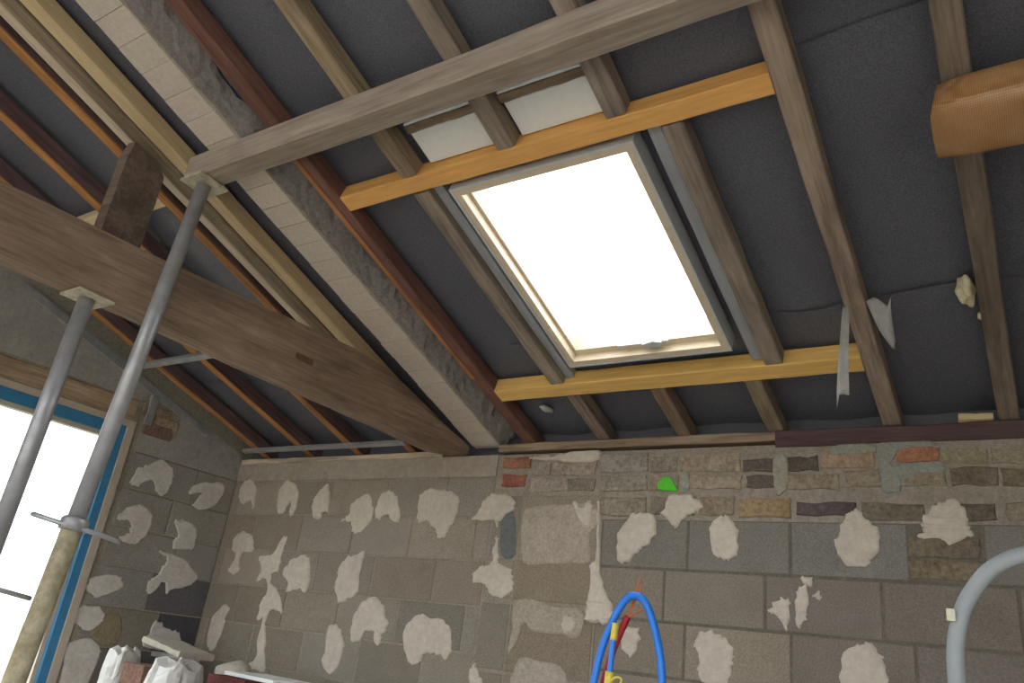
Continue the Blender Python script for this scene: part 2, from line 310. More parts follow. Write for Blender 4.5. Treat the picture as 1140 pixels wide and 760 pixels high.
BRICKS = [
    (-2.668, -2.469, 2.546, 2.612, (128, 84, 68)),
    (-2.658, -2.492, 2.433, 2.509, (120, 66, 56)),
    (-2.458, -2.329, 2.5, 2.58, (118, 108, 102)),
    (-2.317, -2.032, 2.496, 2.574, (124, 112, 104)),
    (-2.458, -2.206, 2.405, 2.483, (124, 114, 106)),
    (-2.194, -2.035, 2.403, 2.48, (108, 102, 92)),
    (-2.012, -1.72, 2.505, 2.611, (118, 112, 108)),
    (-1.71, -1.552, 2.506, 2.589, (112, 104, 96)),
    (-1.538, -1.224, 2.501, 2.6, (126, 112, 100)),
    (-1.21, -1.055, 2.496, 2.564, (70, 64, 60)),
    (-0.991, -0.849, 2.496, 2.567, (66, 60, 56)),
    (-0.836, -0.6, 2.505, 2.578, (134, 114, 96)),
    (-0.509, -0.336, 2.527, 2.597, (132, 88, 66)),
    (-0.322, -0.153, 2.514, 2.582, (116, 108, 88)),
    (-0.14, 0.008, 2.509, 2.575, (112, 104, 88)),
    (-2.002, -1.724, 2.407, 2.491, (112, 106, 98)),
    (-1.714, -1.543, 2.405, 2.486, (118, 110, 96)),
    (-1.484, -1.214, 2.412, 2.482, (128, 116, 102)),
    (-1.191, -1.051, 2.415, 2.478, (72, 64, 62)),
    (-0.996, -0.755, 2.404, 2.482, (118, 108, 92)),
    (-0.735, -0.578, 2.411, 2.495, (116, 106, 92)),
    (-0.507, -0.319, 2.417, 2.498, (114, 104, 90)),
    (-0.305, -0.128, 2.419, 2.497, (92, 84, 72)),
    (-1.991, -1.717, 2.271, 2.372, (110, 102, 90)),
    (-1.696, -1.451, 2.274, 2.372, (100, 94, 86)),
    (-1.432, -1.248, 2.277, 2.371, (108, 96, 82)),
    (-1.23, -0.981, 2.271, 2.362, (120, 100, 74)),
    (-0.956, -0.694, 2.282, 2.345, (62, 54, 58)),
    (-0.664, -0.41, 2.265, 2.341, (84, 80, 68)),
    (-0.375, -0.143, 2.266, 2.342, (74, 68, 60)),
    (-0.49, -0.221, 2.11, 2.192, (84, 76, 64)),
    (-0.493, -0.213, 2.022, 2.099, (96, 86, 70)),
]
LEFT_BRICKS = [
    (2.901, 3.123, 2.758, 2.842, (120, 110, 94)),
    (2.937, 3.188, 2.694, 2.779, (128, 116, 98)),
    (2.942, 3.158, 2.625, 2.721, (108, 88, 80)),
]

# ------------------------------------------------------------------ the setting
STONE = lin((112, 106, 97), K)
floor = link('floor', boxes([(XL - 0.2, 2.7, -5.1, D + 0.2, -0.2, 0.0)]), RENDER, col=lin((150, 145, 136), K))
tag(floor, 'bare grey concrete floor of the loft under renovation', 'floor', kind='structure')
ground = link('ground', boxes([(-60, 60, -60, 60, -0.9, -0.25)]), RENDER, col=lin((120, 118, 104), K))
tag(ground, 'pale bare ground outside the building', 'ground', kind='structure')

wb = link('wall_back', boxes([(XL - 0.2, 2.7, D + 0.003, D + 0.21, 0.0, 1.13 + H), (XL - 0.2, 2.7, D + 0.12, D + 0.21, 1.13 + H, 1.32 + H)]), MORTAR, col=lin((116, 109, 100), K))
tag(wb, 'low eaves wall of grey concrete blocks and old bricks dotted with plaster', 'wall', kind='structure')
def block_mesh(L, Hh, seed=0):
    r = random.Random(seed); e = 0.005
    f = [(e, e), (L - e, e), (L - e, Hh - e), (e, Hh - e)]; b = [(0, 0), (L, 0), (L, Hh), (0, Hh)]
    rings = [[(x, 0.03, z) for x, z in b], [(x, 0.004, z) for x, z in b], [(x, 0, z) for x, z in f]]
    return loft(rings)
BM = {}
def block(x0, x1, z0, z1, rnd, col, left=False, parent=None):
    k = (round(x1 - x0, 3), round(z1 - z0, 3))
    if k not in BM: BM[k] = block_mesh(*k)
    dy = rnd.uniform(-0.003, 0.002)
    if left: mw = Matrix.Translation((XL - dy, x0, z0)) @ Matrix.Rotation(math.pi / 2, 4, 'Z')
    else: mw = Matrix.Translation((x0, D + dy, z0))
    return link('concrete_block', BM[k], BLOCK, parent or wb, mw, col)
rnd = random.Random(5)
def bcol(base, amp=10):
    d = rnd.uniform(-amp, amp) * 0.6; w = rnd.uniform(-1.4, 1.4)
    return lin((base[0] + d + w, base[1] + d, base[2] + d - w), K)
J = 0.009
link('mortar_bed', boxes([(-1.97, 2.5, D + 0.0022, D + 0.02, 0.0, 0.752 + H)]), MORTAR, wb, col=lin((84, 80, 72), K))
# left bay, courses every 25 cm below the ring beam
for ci in range(10):
    z1 = 0.745 + H + 0.25 - 0.25 * ci if ci == 0 else 0.75 + H - 0.25 * (ci - 1)
    z0 = 0.75 + H - 0.25 * ci
    z0 = max(z0, 0.0)
    if z1 - z0 < 0.05: continue
    x = -3.3 - (0.0 if ci % 2 else 0.26)
    xs = [x + 0.5 * k for k in range(-5, 4)]; xs = sorted(set([max(XL, min(-2.70, q)) for q in xs] + [XL, -2.70]))
    for a, b in zip(xs, xs[1:]):
        if b - a < 0.06: continue
        base = (114, 106, 97) if ci < 3 else (108, 102, 92)
        block(a + J / 2, b - J / 2, z0 + J / 2, z1 - J / 2, rnd, bcol(base))
# right bay
for ci in range(9):
    z1 = 0.755 + H - 0.25 * ci; z0 = max(z1 - 0.25, 0.0)
    if z1 - z0 < 0.05: continue
    x = -1.484 if ci % 2 == 0 else -1.6
    xs = sorted(set([max(-1.97, min(2.5, x + 0.5 * k)) for k in range(-2, 9)] + [-1.97, 2.5]))
    for a, b in zip(xs, xs[1:]):
        if b - a < 0.06: continue
        if ci == 0 and -0.5 < a < -0.45: a += 0.28                    # two old stones fill this gap
        base = (100, 97, 92) if ci == 0 else ((109, 102, 92) if b < -0.9 else (100, 95, 89))
        block(a + J / 2, b - J / 2, z0 + J / 2, z1 - J / 2, rnd, bcol(base, 7))
# pillar between the bays, cut blocks on end
for z0, z1 in ((0.0, 0.36), (0.37, 0.72), (0.73, 1.08), (1.09, 1.42), (1.43, 1.78), (1.80, 2.02), (2.03, 2.385)):
    block(-2.69, -2.5, z0 + J / 2, z1 - J / 2, rnd, bcol((108, 102, 92))); block(-2.49, -1.98, z0 + J / 2, z1 - J / 2, rnd, bcol((112, 104, 92)))
link('ring_beam', boxes([(XL, -2.705, D - 0.006, D + 0.03, 1.0 + H, 1.13 + H)]), RENDER, wb, col=lin((124, 115, 106), K))
rq = random.Random(77)                    # the three brick courses go on to the right
for z0, z1 in ((2.51, 2.58), (2.415, 2.49), (2.27, 2.345)):
    x = 0.03 if z0 > 2.5 else -0.11
    while x < 2.3:
        w = rq.uniform(0.15, 0.26); g = rq.uniform(-16, 10); BRICKS.append((round(x, 3), round(x + w, 3), z0, z1, (108 + g, 99 + g, 86 + g))); x += w + 0.014
for i, (x0, x1, z0, z1, c) in enumerate(BRICKS):
    w, h = x1 - x0, z1 - z0
    pts = [(x0, z0), (x0 + w * .33, z0), (x0 + w * .66, z0), (x1, z0), (x1, z0 + h * .5), (x1, z1), (x0 + w * .66, z1), (x0 + w * .33, z1), (x0, z1), (x0, z0 + h * .5)]
    link('brick', relief(pts, random.Random(i).uniform(0.003, 0.008), 0.008, onback, 1, 0.006, i), BRICK, wb, col=lin(tuple(0.8 * q + 0.2 * m for q, m in zip(c, (112, 105, 95))), K * 1.1))
for i, p in enumerate(PLASTER_DABS):
    link('plaster_dab', relief(p, 0.018 if i in (17, 18, 19, 20) else random.Random(i).uniform(0.007, 0.011), 0.012, onback, 4, 0.0085, i), DAB, wb, col=lin((150 + i % 5, 143 + i % 5, 133 + i % 5), K))
for i, p in enumerate(MORTAR_PATCHS):
    link('mortar_patch', relief(p, 0.008, 0.012, onback, 3, 0.004, 50 + i), MORTAR, wb, col=lin(((134, 125, 114), (132, 124, 113), (134, 127, 116), (112, 114, 108), (112, 114, 106), (120, 118, 108), (120, 120, 112))[i], K))
for i, p in enumerate(GROOVES):
    link('cement_filling', relief(p, 0.004, 0.01, onback, 3, 0.003, 80 + i), RENDER, wb, col=lin((86, 88, 88), K))

# left gable wall with its window opening
WY0, WY1, WZ0, WZ1 = 1.45, 2.85, 0.55, 1.155 + H
zt = lambda y: zroof(y) + 0.117
wl = link('wall_left', prisms([[(-0.6, 0), (WY0, 0), (WY0, zt(WY0)), (-0.6, zt(-0.6))], [(WY0, 0), (WY1, 0), (WY1, WZ0), (WY0, WZ0)], [(WY0, WZ1), (WY1, WZ1), (WY1, zt(WY1)), (WY0, zt(WY0))],
    [(WY1, 0), (D + 0.1, 0), (D + 0.1, zt(D + 0.1)), (WY1, zt(WY1))], [(-5.1, 0), (-0.6, 0), (-0.6, zt(-0.6)), (-5.1, zt(-0.6) - 4.5 * math.tan(TH))]], 'x', XL - 0.2, XL - 0.006), MORTAR, col=lin((120, 115, 104), K))
tag(wl, 'left gable wall of grey blocks with smeared plaster and a blue framed window', 'wall', kind='structure')
dark = {(2, 1): (84, 82, 82), (3, 1): (70, 68, 70), (4, 1): (76, 75, 74), (3, 0): (104, 100, 92), (4, 0): (88, 86, 82)}
for ci in range(10):
    z1 = 0.75 + H + 0.25 - 0.25 * ci; z0 = max(z1 - 0.25, 0.0)
    if z1 - z0 < 0.05: continue
    m = 3.33 if ci % 2 else 3.46
    for k, (a, b) in enumerate(((2.93, m), (m, D))):
        block(a + J / 2, b - J / 2, z0 + J / 2, z1 - J / 2, rnd, bcol(dark.get((ci - 1, k), (120, 117, 112)), 6), True, wl)
link('render_coat', prisms([[(2.93, 1.0 + H), (D, 1.0 + H), (D, zroof(D) - 0.01), (3.2, zroof(3.2) - 0.01), (3.2, 1.16 + H), (2.93, 1.13 + H)], [(2.93, 1.36 + H), (3.2, 1.36 + H), (3.2, zroof(3.2) - 0.01), (2.93, zroof(2.93) - 0.01)],
    [(WY0, 1.34 + H), (2.9, 1.34 + H), (2.9, zroof(2.9) - 0.01), (WY0, zroof(WY0) - 0.01)]], 'x', XL - 0.01, XL + 0.002), RENDER, wl, col=lin((122, 120, 115), K))
for i, (a, b, z0, z1, c) in enumerate(LEFT_BRICKS):
    link('brick', relief([(a, z0), ((a + b) / 2, z0), (b, z0), (b, z1), ((a + b) / 2, z1), (a, z1)], 0.012, 0.008, onleft, 1, 0.004, 90 + i), BRICK, wl, col=lin(c, K))
for i, p in enumerate(LEFT_DABS):
    link('plaster_dab', relief(p, 0.008, 0.012, onleft, 4, 0.009, 100 + i), DAB, wl, col=lin((160, 157, 152), K))
for i, p in enumerate(LEFT_PATCHES):
    link('mortar_patch', relief(p, 0.008, 0.012, onleft, 3, 0.004, 120 + i), MORTAR, wl, col=lin((112, 104, 84), K))
link('lintel', timber(1.45, 0.05, 0.14, 0.008, 0.002, 8, 3), WOOD, wl, Matrix.Translation((XL + 0.012, 1.4, 1.185 + H)) @ Matrix.Rotation(math.pi / 2, 4, 'Z'), lin((138, 120, 98), K))

zb = lambda y: zt(-0.6) - (-0.6 - y) * math.tan(TH)
wr = link('wall_right', prisms([[(-5.1, 0), (-4.2, 0), (-4.2, zb(-4.2)), (-5.1, zb(-5.1))], [(-4.2, 2.3), (-0.6, 2.3), (-0.6, zt(-0.6)), (-4.2, zb(-4.2))], [(-0.6, 0), (D + 0.1, 0), (D + 0.1, zt(D + 0.1)), (-0.6, zt(-0.6))]], 'x', 2.5, 2.7), RENDER, col=STONE)
tag(wr, 'rendered wall with a wide opening added for daylight at the right side of the loft', 'wall', kind='structure')  # unseen opening, cut in to bring extra daylight inside
zr = zt(-0.6) - 4.5 * math.tan(TH)
wf = link('wall_front', boxes([(XL, -4.9, -5.1, -4.9, 0.0, zr), (2.2, 2.5, -5.1, -4.9, 0.0, zr), (-4.9, 2.2, -5.1, -4.9, 2.4, zr + 0.02), (-1.5, -1.2, -5.1, -4.9, 0.0, 2.4)]), RENDER, col=STONE)
tag(wf, 'rendered wall with two wide openings added for daylight behind the viewer', 'wall', kind='structure')  # both unseen gaps are invented, widened to let in more sky light

# ------------------------------------------------------------------ left window
win = empty('window_1', axm((XL, WY1, WZ0))); tag(win, 'tall window with blue frame cut off by the left picture edge', 'window', kind='structure')
def wpart(name, B, mat): return link(name, boxes(B), mat, win)
xb = XL - 0.005
wpart('casing', [(xb - 0.06, xb + 0.02, WY0 - 0.02, WY1 + 0.03, WZ1 - 0.012, WZ1 + 0.03), (xb - 0.06, xb + 0.02, WY1 - 0.022, WY1 + 0.03, WZ0, WZ1 - 0.012), (xb - 0.06, xb + 0.02, WY0 - 0.02, WY0 + 0.022, WZ0, WZ1 - 0.012), (xb - 0.06, xb + 0.04, WY0 - 0.02, WY1 + 0.03, WZ0 - 0.04, WZ0)], BEIGE_PAINT)
wpart('frame', [(xb - 0.09, xb + 0.005, WY0 + 0.022, WY1 - 0.022, WZ1 - 0.085, WZ1 - 0.012), (xb - 0.09, xb + 0.005, WY1 - 0.078, WY1 - 0.022, WZ0, WZ1 - 0.085), (xb - 0.09, xb + 0.005, WY0 + 0.022, WY0 + 0.078, WZ0, WZ1 - 0.085), (xb - 0.09, xb + 0.005, WY0 + 0.078, WY1 - 0.078, WZ0, WZ0 + 0.06)], BLUE_PAINT)
wpart('sash', [(xb - 0.08, xb - 0.02, WY0 + 0.078, WY1 - 0.078, WZ1 - 0.115, WZ1 - 0.085), (xb - 0.08, xb - 0.02, WY1 - 0.108, WY1 - 0.078, WZ0 + 0.06, WZ1 - 0.115), (xb - 0.08, xb - 0.02, WY0 + 0.078, WY0 + 0.108, WZ0 + 0.06, WZ1 - 0.115), (xb - 0.08, xb - 0.02, WY0 + 0.108, WY1 - 0.108, WZ0 + 0.06, WZ0 + 0.1)], BEIGE_PAINT)
wpart('pane', [(xb - 0.055, xb - 0.049, WY0 + 0.108, WY1 - 0.108, WZ0 + 0.1, WZ1 - 0.115)], GLASS)

# ------------------------------------------------------------------ roof: deck, felt, skylight
VR = (D + 0.6) / cT                       # slope length to the ridge
SX0, SX1, SV0, SV1 = -1.90, -1.085, 0.637, 1.803      # skylight frame, outside
ceil = empty('ceiling', roofm(0, 0, 0.1)); tag(ceil, 'underside of the sloping roof lined with black roofing felt', 'ceiling', kind='structure')
rm0 = roofm(0, 0, 0)
deck = boxes([(-0.4, VR, XL - 0.4, SX0, 0.125, 0.17), (-0.4, VR, SX1, 2.9, 0.125, 0.17), (-0.4, SV0, SX0, SX1, 0.125, 0.17), (SV1, VR, SX0, SX1, 0.125, 0.17)])
link('roof_deck', deck, GREY_WOOD, ceil, rm0, lin((90, 82, 72), K))
yr, zrg = -0.6, zroof(-0.6)
def slope_piece(y0, y1): return [(y0, zrg + 0.13 - (yr - y0) * math.tan(TH)), (y0, zrg + 0.18 - (yr - y0) * math.tan(TH)), (y1, zrg + 0.18 - (yr - y1) * math.tan(TH)), (y1, zrg + 0.13 - (yr - y1) * math.tan(TH))]
for x0, x1, ys in ((XL - 0.4, 2.9, [(yr, -1.5), (-3.0, -5.4)]), (XL - 0.4, -4.3, [(-1.5, -3.0)]), (-3.2, -2.2, [(-1.5, -3.0)]), (-1.1, -0.1, [(-1.5, -3.0)]), (1.0, 2.9, [(-1.5, -3.0)])):  # gaps between the pieces are added roof openings, so sky reaches the floor
    link('back_slope', prisms([slope_piece(*q) for q in ys], 'x', x0, x1), GREY_WOOD, ceil, col=lin((90, 82, 72), K))
RX = [-5.4, -4.92, -4.44, -3.955, -3.47, -3.20, -2.82, -2.54, -2.09, -1.56, -1.13, -0.96, -0.56, -0.10, 0.42, 0.94, 1.46, 1.98, 2.5, 3.0]
def felt(v0, v1, seed):
    r = random.Random(seed); ph = [r.uniform(0, 6.28) for _ in range(8)]; V, F, idx = [], [], {}
    xs = sorted(set([round(XL - 0.15 + 0.06 * i, 4) for i in range(int((2.75 - XL) / 0.06) + 1)] + [SX0 + 0.01, SX1 - 0.01, 2.6]))
    vs = sorted(set([v0 + (v1 - v0) * i / 20 for i in range(21)] + [q for q in (SV0 + 0.01, SV1 - 0.01) if v0 < q < v1]))
    def vert(i, j):
        if (i, j) not in idx:
            x, v = xs[i], vs[j]; t = 0.0
            for a, b in zip(RX, RX[1:]):
                if a + 0.08 < x < b: t = math.sin(math.pi * (x - a - 0.08) / (b - a - 0.08))
            u = (v - v0) / (v1 - v0)
            w = 0.114 - 0.010 * u - 0.010 * t * (0.6 + 0.4 * math.sin(3.1 * v + ph[0] + x)) - 0.006 * t * math.sin(9 * v + 4 * x + ph[1]) - 0.004 * t * math.sin(17 * x + ph[2] + 6 * v)
            if SX0 - 0.06 < x < SX1 + 0.06 and SV0 - 0.06 < v < SV1 + 0.06: w = max(w, 0.098)
            edge = 0.02 * math.sin(2.3 * x + ph[3]) + 0.012 * math.sin(7.1 * x + ph[4]) if j == len(vs) - 1 and v1 < 4.5 else 0
            idx[(i, j)] = len(V); V.append((v + edge, x, w))
        return idx[(i, j)]
    for i in range(len(xs) - 1):
        for j in range(len(vs) - 1):
            xm, vm = (xs[i] + xs[i + 1]) / 2, (vs[j] + vs[j + 1]) / 2
            if SX0 < xm < SX1 and SV0 < vm < SV1: continue
            F.append((vert(i, j), vert(i + 1, j), vert(i + 1, j + 1), vert(i, j + 1)))
    return mesh(V, F, True)
link('felt_upstand', boxes([(XL, 2.5, D + 0.112, D + 0.119, 1.13 + H, 1.335 + H)]), FELT, wb)
for k, (a, b) in enumerate(((-0.35, 0.74), (0.70, 1.92), (1.88, 3.10), (3.06, 4.25), (4.2, VR))):
    link('felt_strip', felt(a, b, k), FELT, ceil, rm0)

sky = empty('window_2', roofm((SX0 + SX1) / 2, SV0, 0)); tag(sky, 'bright white roof window in a varnished pine frame between orange trimmers', 'skylight', kind='structure')
def ringbox(x0, x1, v0, v1, t, w0, w1, tb=None):
    tb = tb or t
    return [(v0, v0 + tb, x0, x1, w0, w1), (v1 - t, v1, x0, x1, w0, w1), (v0 + tb, v1 - t, x0, x0 + t, w0, w1), (v0 + tb, v1 - t, x1 - t, x1, w0, w1)]
link('frame', boxes(ringbox(SX0, SX1, SV0, SV1, 0.030, 0.0, 0.19)), LACQUER, sky, rm0)
link('sash', boxes(ringbox(SX0 + 0.03, SX1 - 0.03, SV0 + 0.03, SV1 - 0.03, 0.016, 0.045, 0.15, 0.035)), LACQUER, sky, rm0)
link('gasket', boxes(ringbox(SX0 - 0.012, SX1 + 0.012, SV0 - 0.012, SV1 + 0.012, 0.012, -0.002, 0.09)), ALU, sky, rm0)
pane = link('pane', boxes([(SV0 + 0.06, SV1 - 0.045, SX0 + 0.045, SX1 - 0.045, 0.110, 0.118)]), GLASS, sky, rm0)
hd = link('handle', boxes([(SV0 + 0.058, SV0 + 0.070, -1.62, -1.36, 0.034, 0.046)]), ALU, sky, rm0)
link('latch', loft([[(SV0 + 0.05 + a, -1.47 + b, 0.015 + q) for a, b in ((0, 0), (0, 0.07), (0.03, 0.085), (0.045, 0.045), (0.03, -0.012))] for q in (0, 0.03)]), ALU, hd, rm0)

# ------------------------------------------------------------------ rafters and other roof timbers
def rafter(x0, w, v0, v1, col, label, name='rafter', mat=None, w0=0.0, dep=0.083, group='roof rafters', seed=0, jit=0.002):
    o = link(name, timber(v1 - v0, w, dep, 0.005, jit, 14, seed), mat or WOOD, None, roofm(x0, v0, w0), lin(col, K))
    return tag(o, label, 'rafter', group)
VT = VR - 0.05
GB, RB, OB = (112, 102, 92), (92, 62, 56), (176, 110, 46)
rafter(-0.10, 0.08, -0.25, VT, (98, 88, 78), 'grey-brown rafter at the right picture edge, passing behind the wrapped timber', seed=1)
rafter(-0.56, 0.08, -0.25, VT, (124, 110, 98), 'long straight grey rafter right of the roof window, holding the right ends of both trimmers', seed=2)
rafter(-0.962, 0.08, 0.505, 1.833, (118, 108, 98), 'grey rafter close along the right side of the roof window, between the two orange trimmers', seed=3)
rafter(-1.13, 0.08, 1.927, VT, (116, 106, 98), 'short grey rafter above the upper trimmer, right of the right-hand white board', seed=4)
rafter(-1.60, 0.08, 1.927, VT, (114, 104, 94), 'grey rafter above the upper trimmer, between the two white boards', seed=5)
rafter(-2.09, 0.08, 1.927, VT, (122, 108, 88), 'grey rafter above the upper trimmer, left of the left-hand white board', seed=6)
rafter(-2.09, 0.08, 0.505, 1.833, (116, 106, 96), 'grey rafter along the left side of the roof window, between the two trimmers', seed=7)
rafter(-2.045, 0.08, -0.25, 0.394, (104, 90, 82), 'short brown jack rafter below the lower trimmer, leftmost of three', seed=8)
rafter(-1.567, 0.08, -0.25, 0.394, (110, 94, 80), 'short brown jack rafter below the lower trimmer, middle of three', seed=9)
rafter(-1.09, 0.08, -0.25, 0.394, (112, 100, 84), 'short brown jack rafter below the lower trimmer, rightmost of three', seed=10)
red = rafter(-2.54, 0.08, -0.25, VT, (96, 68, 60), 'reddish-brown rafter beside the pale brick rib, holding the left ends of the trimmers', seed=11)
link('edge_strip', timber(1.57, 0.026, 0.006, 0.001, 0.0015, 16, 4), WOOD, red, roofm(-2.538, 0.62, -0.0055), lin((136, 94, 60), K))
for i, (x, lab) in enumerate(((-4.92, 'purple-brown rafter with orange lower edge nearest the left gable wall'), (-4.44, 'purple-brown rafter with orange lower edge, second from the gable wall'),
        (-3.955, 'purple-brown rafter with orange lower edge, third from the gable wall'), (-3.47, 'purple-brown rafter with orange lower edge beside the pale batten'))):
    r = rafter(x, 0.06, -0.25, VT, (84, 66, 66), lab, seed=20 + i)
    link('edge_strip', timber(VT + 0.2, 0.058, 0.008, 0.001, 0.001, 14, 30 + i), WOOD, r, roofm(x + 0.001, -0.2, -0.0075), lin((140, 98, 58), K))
rafter(-3.365, 0.058, 0.0, VT, (150, 138, 122), 'narrow pale batten between the orange-edged rafter and the old brown rafter', 'batten', PINE, group='roof rafters', dep=0.06, seed=40)
rafter(-3.302, 0.090, -0.25, VT, (104, 92, 76), 'old rough brown rafter hugging the yellow pine rafter on its left', seed=41, jit=0.005)
rafter(-3.200, 0.078, -0.25, VT, (152, 134, 104), 'new yellow pine rafter left of the pale brick rib', mat=PINE, seed=42)
for i in range(5):
    rafter(0.42 + 0.52 * i, 0.08, -0.25, VT, (110, 98, 88), 'grey-brown rafter out of view to the right', seed=60 + i) if i < 0 else None

def cross(name, x0, x1, v, wv, w0, dep, col, mat, label, cat, seed=0, group=None, jit=0.002):   # timbers running along the eaves direction
    me = timber(x1 - x0, wv, dep, 0.004, jit, 12, seed)
    p = roofp(x0, v, w0)
    mw = Matrix(((1, 0, 0, p.x), (0, cT, sT, p.y), (0, -sT, cT, p.z), (0, 0, 0, 1)))            # y runs down the slope
    return tag(link(name, me, mat, None, mw, lin(col, K)), label, cat, group)
cross('trimmer', -2.459, -0.561, 1.921, 0.081, 0.0, 0.085, (188, 136, 80), PINE, 'orange pine trimmer above the roof window', 'trimmer', 1, 'orange trimmers framing the roof window')
cross('trimmer', -2.459, -0.561, 0.50, 0.10, 0.0, 0.085, (190, 146, 86), PINE, 'orange pine trimmer below the roof window', 'trimmer', 2, 'orange trimmers framing the roof window')
cross('nailing_board', -3.892, -3.476, 2.23, 0.085, 0.004, 0.06, (160, 142, 112), PINE, 'pale pine cross board between rafters, right behind the old post', 'board', 3, 'pine cross boards')
cross('nailing_board', -4.376, -3.959, 2.23, 0.085, 0.004, 0.06, (160, 142, 112), PINE, 'pale pine cross board between rafters, left of the old post above the tie beam', 'board', 3, 'pine cross boards')
for x0, x1, lab in ((-1.965, -1.606, 'left'), (-1.512, -1.137, 'right')):
    g = cross('insulation_board', x0 + 0.015, x1 - 0.006, 2.082, 0.155, 0.052, 0.02, (176, 178, 176), WHITE_BOARD, 'flat white board between grey rafters above the roof window, the %s of two' % lab, 'board', 4, 'white boards above the trimmer', 0.0005)
    cross('support_batten', x0 + 0.005, x1 - 0.002, 2.120, 0.037, 0.046, 0.03, (112, 98, 80), WOOD, 'thin brown batten along the top edge of the %s white board' % lab, 'batten', 5, 'battens above the white boards')
    cross('board_edging', x0 + 0.012, x1 - 0.004, 2.132, 0.010, 0.045, 0.02, (176, 178, 172), WHITE_BOARD, 'thin white edging strip above the %s brown batten' % lab, 'edging', 5, 'white edgings under the purlin', 0.0004)

for x0, w, lab in ((-2.004, 0.05, 'left'), (-1.022, 0.054, 'right')):
    o = link('packing_board', timber(1.32, w, 0.05, 0.002, 0.001, 8, 70), PINE, None, roofm(x0, 0.51, 0.034), lin((118, 121, 125), K)); tag(o, 'thin blue-grey packing board along the %s side of the roof window' % lab, 'board', 'packing boards beside the roof window')

# pale brick rib with its mortar flank
rib = empty('brick_rib', roofm(-2.82, 0, 0)); tag(rib, 'sloping rib of pale flat bricks in single file with a grey mortar flank', 'masonry rib')
rb = random.Random(9); v = -0.02; bmsh = {}
while v < VT - 0.13:
    L = rb.choice((0.120, 0.124, 0.128)); 
    if L not in bmsh: bmsh[L] = loft([[(e, e2, 0.0) for e, e2 in ((0.0015, 0.002), (L - 0.0015, 0.002), (L - 0.0015, 0.202), (0.0015, 0.202))], [(e, e2, 0.003) for e, e2 in ((0, 0), (L, 0), (L, 0.204), (0, 0.204))], [(e, e2, 0.06) for e, e2 in ((0, 0), (L, 0), (L, 0.204), (0, 0.204))]])
    link('rib_brick', bmsh[L], PALE, rib, roofm(-2.93 + rb.uniform(-0.003, 0.003), v, rb.uniform(-0.002, 0.002)), lin((153 + rb.uniform(-2, 2), 144, 134), K)); v += L + 0.0012
link('mortar_bed', boxes([(-0.05, VT, -2.925, -2.73, 0.004, 0.1)]), MORTAR, rib, rm0, lin((140, 132, 120), K))
def flank():
    r = random.Random(3); V, F = [], []; n = 120; m = 5
    for i in range(n + 1):
        vv = -0.05 + (VT) * i / n; b = 0.02 * math.sin(vv * 7) + 0.012 * math.sin(vv * 19 + 1)
        for j in range(m + 1):
            t = j / m; V.append((vv, -2.735 + (0.105 + b) * t + r.uniform(-0.006, 0.006), 0.012 + 0.085 * t ** 1.3 + r.uniform(-0.007, 0.007)))
        V.append((vv, -2.735, 0.1))
    k = m + 2
    for i in range(n):
        for j in range(k):
            a, b_ = i * k + j, i * k + (j + 1) % k; F.append((a, b_, b_ + k, a + k))
    return mesh(V, F)
link('mortar_flank', flank(), MORTAR, rib, rm0, lin((104, 100, 98), K))

# old purlin under the rafters (vertical sides, top planed to the slope)
def purlin(x0, x1, yn, wd, ht, seed):
    r = random.Random(seed); rings = []
    for i in range(15):
        x = x0 + (x1 - x0) * i / 14; a, b, c, d = (r.uniform(-0.003, 0.003) for _ in range(4)); z0 = zroof(yn) - ht + a; ch = 0.008
        rings.append([(x, yn + b, zroof(yn + b) - 0.005), (x, yn + b, z0 + ch), (x, yn + b + ch, z0), (x, yn + wd + c - ch, z0 + d), (x, yn + wd + c, z0 + d + ch), (x, yn + wd + c, zroof(yn + wd + c) - 0.005)])
    return loft(rings)
PYN = D - 2.335 * cT
pur = link('purlin', purlin(-3.06, 2.5, PYN, 0.115, 0.118, 7), GREY_WOOD, None, Matrix.Identity(4), lin((126, 116, 106), K))
tag(pur, 'long weathered grey purlin crossing under the rafters from the steel prop to the top edge', 'beam')

# tie beam, outline measured along its length (Y, bottom, top, waney edge), right face slightly skewed
TB = [(0.3, 1.15, 1.43, 1.32), (0.8, 1.15, 1.43, 1.32), (1.13, 1.152, 1.435, 1.322), (1.6, 1.148, 1.435, 1.32), (2.16, 1.13, 1.448, 1.317), (2.5, 1.125, 1.46, 1.33), (2.77, 1.122, 1.464, 1.34), (3.05, 1.115, 1.44, 1.33), (3.30, 1.106, 1.368, 1.30), (3.55, 1.10, 1.285, 1.25), (3.70, 1.118, 1.238, 1.215), (3.79, 1.133, 1.206, 1.19)]
def tie():
    r = random.Random(2); rings = []
    for y, zb, ztp, zw in TB:
        xf = -3.06 + 0.0596 * (y - 1.6); t = 0.15; j = lambda: r.uniform(-0.004, 0.004)
        rings.append([(xf - 0.012, y, zb + H), (xf + j(), y, zb + 0.015 + H), (xf + j() * 0.5, y, zw + H), (xf - 0.028 + j(), y, ztp + H - 0.01), (xf - 0.05, y, ztp + H), (xf - t + 0.03, y, ztp + H), (xf - t, y, ztp - 0.04 + H), (xf - t + j(), y, zb + 0.02 + H), (xf - t + 0.012, y, zb + H)])
    return loft(rings)
WOODY = wood_mat('hewn oak', 0.8)
def wood_along_y(name, contrast):
    m = wood_mat(name, contrast); 
    for n in m.node_tree.nodes:
        if n.type == 'MAPPING':
            s = n.inputs['Scale'].default_value; n.inputs['Scale'].default_value = (s[1], s[0], s[2])
    return m
HEWN = wood_along_y('hewn tie beam timber', 0.85)
tb = link('tie_beam', tie(), HEWN, None, Matrix.Identity(4), lin((112, 96, 82), K))
